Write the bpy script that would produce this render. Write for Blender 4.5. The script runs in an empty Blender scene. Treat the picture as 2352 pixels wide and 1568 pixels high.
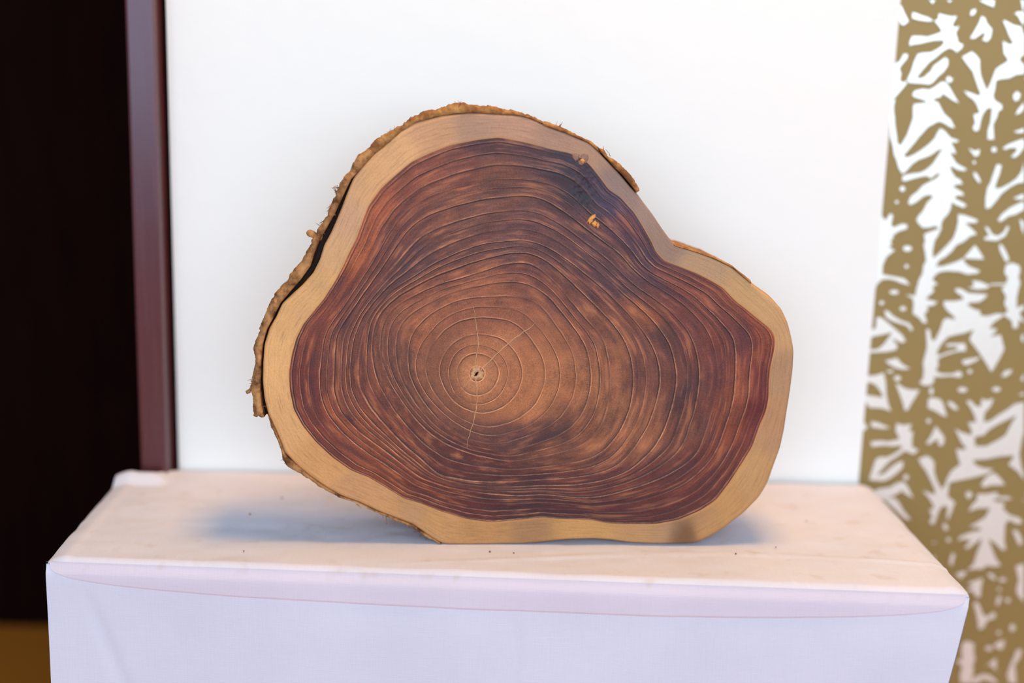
import bpy, bmesh, math, random
import numpy as np
from mathutils import Matrix, Vector, Euler, geometry

random.seed(7)
rng = np.random.default_rng(11)
scene = bpy.context.scene
col = scene.collection

# ------------------------------------------------------------------ camera
CAM = Vector((-0.018039, -1.077571, 0.349794))
PITCH, YAW, ROLL, FPX = 0.208225, 0.020418, 0.027808, 2915.62
fwd = Vector((math.sin(YAW)*math.cos(PITCH), math.cos(YAW)*math.cos(PITCH), -math.sin(PITCH)))
r0 = Vector((math.cos(YAW), -math.sin(YAW), 0)); u0 = r0.cross(fwd)
RT = math.cos(ROLL)*r0 + math.sin(ROLL)*u0
UP = -math.sin(ROLL)*r0 + math.cos(ROLL)*u0
cam_d = bpy.data.cameras.new('camera')
cam = bpy.data.objects.new('camera', cam_d); col.objects.link(cam)
cam.matrix_world = Matrix(((RT.x, UP.x, -fwd.x, CAM.x), (RT.y, UP.y, -fwd.y, CAM.y),
                           (RT.z, UP.z, -fwd.z, CAM.z), (0, 0, 0, 1)))
cam_d.sensor_width = 36.0
cam_d.lens = FPX*36.0/2352.0
cam_d.clip_start = 0.02
cam_d.dof.use_dof = True
cam_d.dof.focus_distance = 0.932
cam_d.dof.aperture_fstop = 1.55
scene.camera = cam

# ------------------------------------------------------------------ world, lights, exposure
world = bpy.data.worlds.new('room_light'); scene.world = world
world.use_nodes = True
bg = world.node_tree.nodes['Background']
bg.inputs[0].default_value = (0.68, 0.88, 1.0, 1)
bg.inputs[1].default_value = 0.54

def area(name, loc, target, sx, sy, power, color):
    l = bpy.data.lights.new(name, 'AREA'); l.shape = 'RECTANGLE'; l.size = sx; l.size_y = sy
    l.energy = power; l.color = color
    o = bpy.data.objects.new(name, l); col.objects.link(o)
    o.location = loc
    o.rotation_euler = (Vector(target)-Vector(loc)).to_track_quat('-Z', 'Y').to_euler()
    return o
area('window_daylight', (0.12, -3.3, 1.05), (0.05, 0, 0.75), 4.4, 1.9, 110.0, (0.76, 0.925, 1.08))
area('ceiling_lamp', (0.26, -0.22, 1.5), (0.26, -0.2, 0), 0.36, 0.36, 17.0, (1.0, 0.52, 0.09))

vs = scene.view_settings
scene.display_settings.display_device = 'sRGB'
vs.view_transform = 'Standard'; vs.look = 'None'; vs.exposure = -0.1; vs.gamma = 1.0
vs.use_curve_mapping = False
scene.cycles.use_denoising = True
scene.cycles.max_bounces = 8

# ------------------------------------------------------------------ helpers
def ray(px, py):
    return fwd + RT*((px-1176)/FPX) - UP*((py-784)/FPX)
def on_plane(px, py, axis, v):
    d = ray(px, py); t = (v-CAM[axis])/d[axis]; return CAM + d*t
def lin(c):
    return tuple(((v/255.0)/12.92 if v/255.0 <= 0.04045 else ((v/255.0+0.055)/1.055)**2.4) for v in c)

def hash2(ix, iy, seed):
    h = (ix.astype(np.int64)*374761393 + iy.astype(np.int64)*668265263 + seed*974711) & 0xffffffff
    h = ((h ^ (h >> 13))*1274126177) & 0xffffffff
    return ((h ^ (h >> 16)) & 0xffff)/65535.0
def vnoise(x, y, seed=0, px=None):
    x = np.asarray(x, float); y = np.asarray(y, float)
    ix = np.floor(x); iy = np.floor(y); fx = x-ix; fy = y-iy
    fx = fx*fx*(3-2*fx); fy = fy*fy*(3-2*fy)
    w = (lambda a: np.mod(a, px)) if px else (lambda a: a)
    a = hash2(w(ix), iy, seed); b = hash2(w(ix+1), iy, seed)
    c = hash2(w(ix), iy+1, seed); d = hash2(w(ix+1), iy+1, seed)
    return (a*(1-fx)+b*fx)*(1-fy) + (c*(1-fx)+d*fx)*fy - 0.5

def raw_mesh(name, V, quads, smooth=True, zmin=None):
    me = bpy.data.meshes.new(name)
    V = np.array(V, np.float32).reshape(-1, 3); Q = np.asarray(quads, np.int32).reshape(-1, 4)
    if zmin is not None: V[:, 2] = np.maximum(V[:, 2], zmin+0.031*np.maximum(V[:, 1], 0))
    me.vertices.add(len(V)); me.vertices.foreach_set('co', V.ravel())
    me.loops.add(Q.size); me.loops.foreach_set('vertex_index', Q.ravel())
    me.polygons.add(len(Q))
    me.polygons.foreach_set('loop_start', np.arange(0, Q.size, 4, dtype=np.int32))
    me.polygons.foreach_set('use_smooth', np.full(len(Q), smooth))
    me.update(calc_edges=True); me.validate()
    return me
def grid_quads(n, m, wrap=False, off=0, flip=False):
    i = np.arange(n-1)[:, None]; j = np.arange(m if wrap else m-1)[None, :]
    j2 = (j+1) % m
    q = np.stack([i*m+j, i*m+j2, (i+1)*m+j2, (i+1)*m+j], -1).reshape(-1, 4)+off
    return q[:, ::-1] if flip else q
def attr_f(me, name, a):
    me.attributes.new(name, 'FLOAT', 'POINT').data.foreach_set('value', np.asarray(a, np.float32).ravel())
def attr_c(me, name, a):
    a = np.asarray(a, np.float32).reshape(-1, 3)
    a = np.concatenate([a, np.ones((len(a), 1), np.float32)], 1)
    me.attributes.new(name, 'FLOAT_COLOR', 'POINT').data.foreach_set('color', a.ravel())
def link(name, me, mat, parent=None):
    o = bpy.data.objects.new(name, me); col.objects.link(o)
    if mat: me.materials.append(mat)
    if parent: o.parent = parent
    return o
def tag(o, label=None, cat=None, group=None, kind=None):
    if label: o['label'] = label
    if cat: o['category'] = cat
    if group: o['group'] = group
    if kind: o['kind'] = kind
    return o
def box(name, x0, x1, y0, y1, z0, z1, mat, parent=None, bev=0.0):
    bm = bmesh.new(); bmesh.ops.create_cube(bm, size=1)
    for v in bm.verts:
        v.co = Vector((x0 if v.co.x < 0 else x1, y0 if v.co.y < 0 else y1, z0 if v.co.z < 0 else z1))
    if bev: bmesh.ops.bevel(bm, geom=bm.edges[:], offset=bev, segments=2, affect='EDGES', profile=0.6)
    me = bpy.data.meshes.new(name); bm.to_mesh(me); bm.free()
    return link(name, me, mat, parent)

# ---- materials
class NT:
    def __init__(s, name):
        s.m = bpy.data.materials.new(name); s.m.use_nodes = True
        s.t = s.m.node_tree; s.b = s.t.nodes['Principled BSDF']
    def n(s, typ, ins=None, **kw):
        nd = s.t.nodes.new(typ)
        for k, v in kw.items(): setattr(nd, k, v)
        for k, v in (ins or {}).items(): s.put(nd.inputs[k], v)
        return nd
    def put(s, sock, v):
        if isinstance(v, bpy.types.NodeSocket): s.t.links.new(v, sock)
        else: sock.default_value = v
    def math(s, op, a, b=0.0, c=0.0, clamp=False):
        nd = s.n('ShaderNodeMath', {0: a, 1: b, 2: c}, operation=op); nd.use_clamp = clamp; return nd.outputs[0]
    def attr(s, name):
        nd = s.n('ShaderNodeAttribute'); nd.attribute_name = name; return nd
    def mix(s, fac, a, b, mode='MIX'):
        nd = s.n('ShaderNodeMix', data_type='RGBA', blend_type=mode)
        s.put(nd.inputs[0], fac); s.put(nd.inputs[6], a); s.put(nd.inputs[7], b); return nd.outputs[2]
    def noise(s, vec, scale, detail=3, rough=0.55, dist=0.0):
        nd = s.n('ShaderNodeTexNoise', {'Scale': scale, 'Detail': detail, 'Roughness': rough, 'Distortion': dist})
        if vec is not None: s.put(nd.inputs['Vector'], vec)
        return nd.outputs['Fac']
    def maprange(s, v, a, b, c, d, smooth=False):
        nd = s.n('ShaderNodeMapRange', {0: v, 1: a, 2: b, 3: c, 4: d})
        if smooth: nd.interpolation_type = 'SMOOTHSTEP'
        return nd.outputs[0]
    def coord(s, sc=(1, 1, 1)):
        tc = s.n('ShaderNodeTexCoord'); mp = s.n('ShaderNodeMapping', {'Vector': tc.outputs['Object'], 'Scale': sc})
        return mp.outputs[0]
    def bump(s, h, strength, dist):
        nd = s.n('ShaderNodeBump', {'Height': h, 'Strength': strength, 'Distance': dist})
        s.put(s.b.inputs['Normal'], nd.outputs[0]); return nd
    def base(s, c): s.put(s.b.inputs['Base Color'], c if isinstance(c, bpy.types.NodeSocket) else (*c, 1))
    def rough(s, v): s.put(s.b.inputs['Roughness'], v)

def m_plaster():
    m = NT('white_plaster'); v = m.coord()
    a = m.noise(v, 9, 4, 0.6, 0.6); b = m.noise(v, 2.5, 2)
    st = m.maprange(a, 0.62, 0.8, 0, 0.12)
    c = m.mix(st, (0.885, 0.885, 0.88, 1), (0.74, 0.76, 0.78, 1))
    c = m.mix(m.maprange(b, .35, .7, 0, .25), c, (0.87, 0.875, 0.89, 1))
    m.base(c); m.rough(0.75); m.bump(m.noise(v, 30, 5), 0.12, 0.004); return m.m
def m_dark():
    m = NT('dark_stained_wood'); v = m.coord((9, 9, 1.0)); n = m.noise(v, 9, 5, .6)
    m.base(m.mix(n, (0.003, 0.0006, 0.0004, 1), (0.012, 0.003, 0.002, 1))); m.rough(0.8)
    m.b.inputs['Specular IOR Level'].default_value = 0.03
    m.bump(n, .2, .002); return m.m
def m_post():
    m = NT('reddish_brown_lacquered_wood'); v = m.coord((14, 14, 1.2)); n = m.noise(v, 10, 5, .6)
    b = m.noise(m.coord((2, 2, 2)), 5, 3)
    c = m.mix(n, (0.075, 0.015, 0.016, 1), (0.125, 0.026, 0.026, 1))
    c = m.mix(m.maprange(b, .4, .7, 0, .5), c, (0.085, 0.03, 0.032, 1))
    m.base(c); m.rough(m.maprange(n, .3, .7, .23, .30)); m.bump(n, .1, .001)
    m.b.inputs['Specular IOR Level'].default_value = 0.62
    m.b.inputs['Specular Tint'].default_value = (0.66, 0.80, 1.0, 1)
    return m.m
def m_floor():
    m = NT('floor_wood'); v = m.coord((1, 8, 1)); n = m.noise(v, 8, 5)
    m.base(m.mix(n, (0.50, 0.145, 0.012, 1), (0.64, 0.195, 0.018, 1))); m.rough(0.5); m.bump(n, .1, .001); return m.m
def m_gold():
    m = NT('olive_gold_wallpaper'); v = m.coord(); n = m.noise(v, 7, 3)
    w = m.noise(m.coord((600, 600, 40)), 1.0, 2)
    c = m.mix(n, (0.275, 0.186, 0.056, 1), (0.315, 0.218, 0.072, 1))
    m.base(c); m.rough(0.5); m.b.inputs['Metallic'].default_value = 0.12; m.bump(w, .08, .0005); return m.m
def m_silver():
    m = NT('pearly_leaf_print'); w = m.noise(m.coord((900, 900, 30)), 1.0, 2)
    m.base(m.mix(w, (0.78, 0.80, 0.77, 1), (0.90, 0.91, 0.88, 1))); m.rough(0.42)
    m.b.inputs['Metallic'].default_value = 0.62; m.bump(w, .06, .0004); return m.m
def m_cloth(name, c1, c2):
    m = NT(name); v = m.coord()
    wx = m.noise(m.coord((1500, 60, 60)), 1.0, 3, .6); wz = m.noise(m.coord((60, 1500, 1500)), 1.0, 3, .6)
    wv = m.math('ADD', wx, wz)
    lo = m.noise(v, 11, 3)
    c = m.mix(m.maprange(lo, .35, .65, 0, 1), (*c1, 1), (*c2, 1))
    c = m.mix(m.maprange(wv, .75, 1.2, .22, 0), c, (0.60, 0.57, 0.60, 1))
    sp = m.noise(v, 60, 2, .5)
    sx = m.n('ShaderNodeSeparateXYZ', {0: v}).outputs[2]
    c = m.mix(m.math('MULTIPLY', m.maprange(sp, .62, .76, 0, .32), m.maprange(sx, .350, .356, 0, 1)), c, (0.55, 0.42, 0.36, 1))
    m.base(c); m.rough(0.9); m.b.inputs['Specular IOR Level'].default_value = 0.15
    m.bump(wv, .35, .0006); return m.m
def m_heart():
    m = NT('heartwood_rings')
    tint = m.attr('tint').outputs['Color']; d = m.attr('ring_distance').outputs['Fac']
    ph = m.attr('phase').outputs['Fac']; an = m.attr('angle').outputs['Fac']; lw = m.attr('line_weight').outputs['Fac']
    v = m.coord()
    fine = m.noise(v, 1250, 3, .7); mid = m.noise(v, 130, 4, .6); big = m.noise(v, 42, 3, .6)
    cmb = m.n('ShaderNodeCombineXYZ', {0: m.math('MULTIPLY', an, 4.5), 1: m.math('MULTIPLY', ph, 2.6), 2: 0.0}).outputs[0]
    ringn = m.noise(cmb, 1.0, 4, .6)              # streaks that follow the rings
    cm2 = m.n('ShaderNodeCombineXYZ', {0: m.math('MULTIPLY', an, 130.0), 1: m.math('MULTIPLY', ph, 1.6), 2: 3.0}).outputs[0]
    rad = m.noise(cm2, 1.0, 3, .7)                # short radial fibres
    cm3 = m.n('ShaderNodeCombineXYZ', {0: m.math('MULTIPLY', an, 4.6), 1: m.math('MULTIPLY', ph, 1.1), 2: 7.0}).outputs[0]
    broad = m.noise(cm3, 1.0, 3, .55)             # wide bands of darker and lighter growth
    core = m.maprange(ph, 5.0, 11.0, 1.0, 0.0)
    out = m.math('SUBTRACT', 1.0, m.math('MULTIPLY', core, .75))
    c = tint
    k = m.math('ADD', m.math('MULTIPLY', m.math('MULTIPLY', m.math('SUBTRACT', ringn, .5), 1.1), out), 1.0)
    k = m.math('ADD', k, m.math('MULTIPLY', m.math('MULTIPLY', m.math('SUBTRACT', broad, .5), 1.2), out))
    k = m.math('ADD', k, m.math('MULTIPLY', m.math('SUBTRACT', big, .5), .5))
    k = m.math('ADD', k, m.math('MULTIPLY', m.math('SUBTRACT', mid, .5), .30))
    k = m.math('ADD', k, m.math('MULTIPLY', m.math('SUBTRACT', fine, .5), 1.5))
    k = m.math('ADD', k, m.math('MULTIPLY', m.math('SUBTRACT', rad, .5), .5))
    k = m.math('MAXIMUM', m.math('ADD', m.math('MULTIPLY', m.math('SUBTRACT', k, 1.0), 1.2), 1.0), .25)
    c = m.mix(1.0, c, m.n('ShaderNodeCombineXYZ', {0: k, 1: k, 2: k}).outputs[0], 'MULTIPLY')
    mixn = m.math('ADD', m.math('MULTIPLY', ringn, .55), m.math('MULTIPLY', broad, .45))
    c = m.mix(m.math('MULTIPLY', m.maprange(mixn, .53, .68, 0, .62), out), c, (0.52, 0.19, 0.068, 1))   # orange earlywood
    c = m.mix(m.math('MULTIPLY', m.maprange(mixn, .47, .33, 0, .62), out), c, (0.062, 0.024, 0.038, 1)) # purple latewood
    fray = m.math('ADD', d, m.math('MULTIPLY', m.math('SUBTRACT', rad, .5), 1.8))
    dark = m.math('MULTIPLY', m.maprange(m.math('ABSOLUTE', m.math('ADD', fray, 1.4)), .3, 1.9, 1, 0, True), lw)
    lite = m.math('MULTIPLY', m.maprange(m.math('ABSOLUTE', m.math('SUBTRACT', fray, 0.8)), .3, 1.7, 1, 0, True), lw)
    shade = m.math('MULTIPLY', m.maprange(d, -11.0, 0.0, 0, 1), m.maprange(d, 0.0, .8, 1, 0))
    c = m.mix(m.math('MULTIPLY', shade, m.maprange(big, .35, .6, .05, .42)), c, (0.040, 0.018, 0.020, 1))
    c = m.mix(m.math('MULTIPLY', dark, m.maprange(core, 0, 1, .85, .55)), c, (0.022, 0.010, 0.011, 1))
    hl = m.mix(1.0, c, (3.0, 2.7, 2.5, 1), 'MULTIPLY')
    hl = m.mix(.5, hl, (0.56, 0.31, 0.18, 1))
    c = m.mix(m.math('MULTIPLY', lite, m.math('MAXIMUM', m.maprange(mid, .32, .6, .2, .95), core)), c, hl)
    tk = m.math('MULTIPLY', m.attr('ticks').outputs['Fac'], m.maprange(rad, .55, .66, 0, 1))
    c = m.mix(m.math('MULTIPLY', tk, .6), c, (0.48, 0.26, 0.14, 1))
    m.base(c); m.rough(m.maprange(mid, .3, .7, .45, .62)); m.b.inputs['Specular IOR Level'].default_value = 0.30
    h = m.math('ADD', m.math('MULTIPLY', fine, .4), m.math('MULTIPLY', rad, .35))
    h = m.math('SUBTRACT', h, m.math('MULTIPLY', dark, .9)); h = m.math('ADD', h, m.math('MULTIPLY', lite, .5))
    m.bump(h, .45, .0006); return m.m
def m_sap():
    m = NT('pale_sapwood')
    tint = m.attr('tint').outputs['Color']; ph = m.attr('phase').outputs['Fac']; an = m.attr('angle').outputs['Fac']
    v = m.coord()
    fine = m.noise(v, 700, 3, .6); mid = m.noise(v, 60, 4, .6)
    cmb = m.n('ShaderNodeCombineXYZ', {0: m.math('MULTIPLY', an, 2.2), 1: m.math('MULTIPLY', ph, 15.0), 2: 0.0}).outputs[0]
    g = m.noise(cmb, 1.0, 4, .65)
    k = m.math('ADD', 1.0, m.math('MULTIPLY', m.math('SUBTRACT', g, .5), .55))
    k = m.math('ADD', k, m.math('MULTIPLY', m.math('SUBTRACT', mid, .5), .25))
    k = m.math('ADD', k, m.math('MULTIPLY', m.math('SUBTRACT', fine, .5), .4))
    c = m.mix(1.0, tint, m.n('ShaderNodeCombineXYZ', {0: k, 1: k, 2: k}).outputs[0], 'MULTIPLY')
    c = m.mix(m.maprange(g, .44, .30, 0, .38), c, (0.24, 0.12, 0.06, 1))
    gs = m.noise(v, 22, 3, .6)
    c = m.mix(m.maprange(gs, .54, .72, 0, .3), c, (0.33, 0.21, 0.145, 1))
    c = m.mix(m.maprange(m.math('ADD', ph, m.math('MULTIPLY', m.math('SUBTRACT', mid, .5), .2)), .0, .10, .55, 0), c, (0.55, 0.24, 0.055, 1))
    m.base(c); m.rough(.55); m.b.inputs['Specular IOR Level'].default_value = 0.35
    m.bump(m.math('ADD', fine, m.math('MULTIPLY', g, .8)), .25, .0005); return m.m
def m_bark(name, a, b, c3):
    m = NT(name); v = m.coord((1, .5, 1))
    n = m.noise(v, 110, 5, .65); n2 = m.noise(v, 45, 3, .6, .5)
    c = m.mix(m.maprange(n, .38, .66, 0, 1), (*a, 1), (*b, 1))
    c = m.mix(m.maprange(n2, .52, .68, 0, .9), c, (*c3, 1))
    m.base(c); m.rough(.85); m.b.inputs['Specular IOR Level'].default_value = 0.2
    m.bump(m.noise(v, 300, 5, .7), .7, .0015); return m.m
def m_plain(name, c, r=.6, var=.25):
    m = NT(name); n = m.noise(m.coord(), 400, 3, .6)
    m.base(m.mix(n, tuple(x*(1-var) for x in c)+(1,), tuple(x*(1+var) for x in c)+(1,))); m.rough(r); return m.m

PLASTER, DARK, POST, FLOOR, GOLD, SILVER = m_plaster(), m_dark(), m_post(), m_floor(), m_gold(), m_silver()
CLOTH = m_cloth('pale_linen', (0.65, 0.645, 0.77), (0.695, 0.68, 0.80))
CLOTH2 = m_cloth('lamplit_linen_double_layer', (0.67, 0.59, 0.70), (0.70, 0.615, 0.725))  # doubled linen; warm lamplight through the cloth is put into its pinker colour
HEART, SAP = m_heart(), m_sap()
BARK = m_bark('fibrous_bark', (0.10, 0.035, 0.012), (0.58, 0.28, 0.11), (0.60, 0.31, 0.12))
BARKTOP = m_bark('golden_inner_bark', (0.22, 0.085, 0.028), (0.50, 0.265, 0.095), (0.17, 0.065, 0.024))

# ------------------------------------------------------------------ setting
ZF = -0.3611
XL, XR = -0.2869, 0.3166
tag(box('floor', -2.2, 2.2, -4.0, 0.5, ZF-0.05, ZF, FLOOR), 'brown wooden floor at the lower left', 'floor', kind='structure')
tag(box('wall_back', XL, XR, 0.0, 0.06, ZF, 1.5, PLASTER), 'white plastered wall panel behind the wood slab', 'wall', kind='structure')
tag(box('trim_1', -0.3140, XL-0.0045, -0.024, 0.06, ZF, 1.5, POST, bev=0.0025), 'reddish brown wooden post between dark recess and white wall', 'post', kind='structure')
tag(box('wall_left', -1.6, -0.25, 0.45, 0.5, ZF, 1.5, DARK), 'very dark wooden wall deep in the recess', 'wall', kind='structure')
tag(box('wall_recess', -0.30, -0.25, 0.06, 0.45, ZF, 1.5, DARK), 'unseen dark inner side, added to darken the recess behind the post', 'wall', kind='structure')  # unseen side wall, put in to keep the recess dark
tag(box('wall_outer', -1.6, -1.55, 0.0, 0.45, ZF, 1.5, DARK), 'unseen dark far side, added to darken the recess', 'wall', kind='structure')  # unseen too, closes off light from the far side
tag(box('ceiling', -1.6, -0.25, 0.0, 0.5, 1.0, 1.04, DARK), 'unseen dark lintel and ceiling, added to darken the recess', 'ceiling', kind='structure')  # unseen cover added so that less light reaches the recess
tag(box('post_shade_strip', XL-0.0044, XL-0.0001, 0.022, 0.06, ZF, 1.5, DARK), 'dark strip added as shade between wooden post and white wall', 'gap', kind='structure')  # dark backed slot added in place of the shaded side of the post
WY = 0.004
wr = tag(box('wall_right', XR, 1.5, WY, 0.06, ZF, 1.5, GOLD), 'olive gold wall covering with pale leaf pattern right of the white wall', 'wall', kind='structure')

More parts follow.
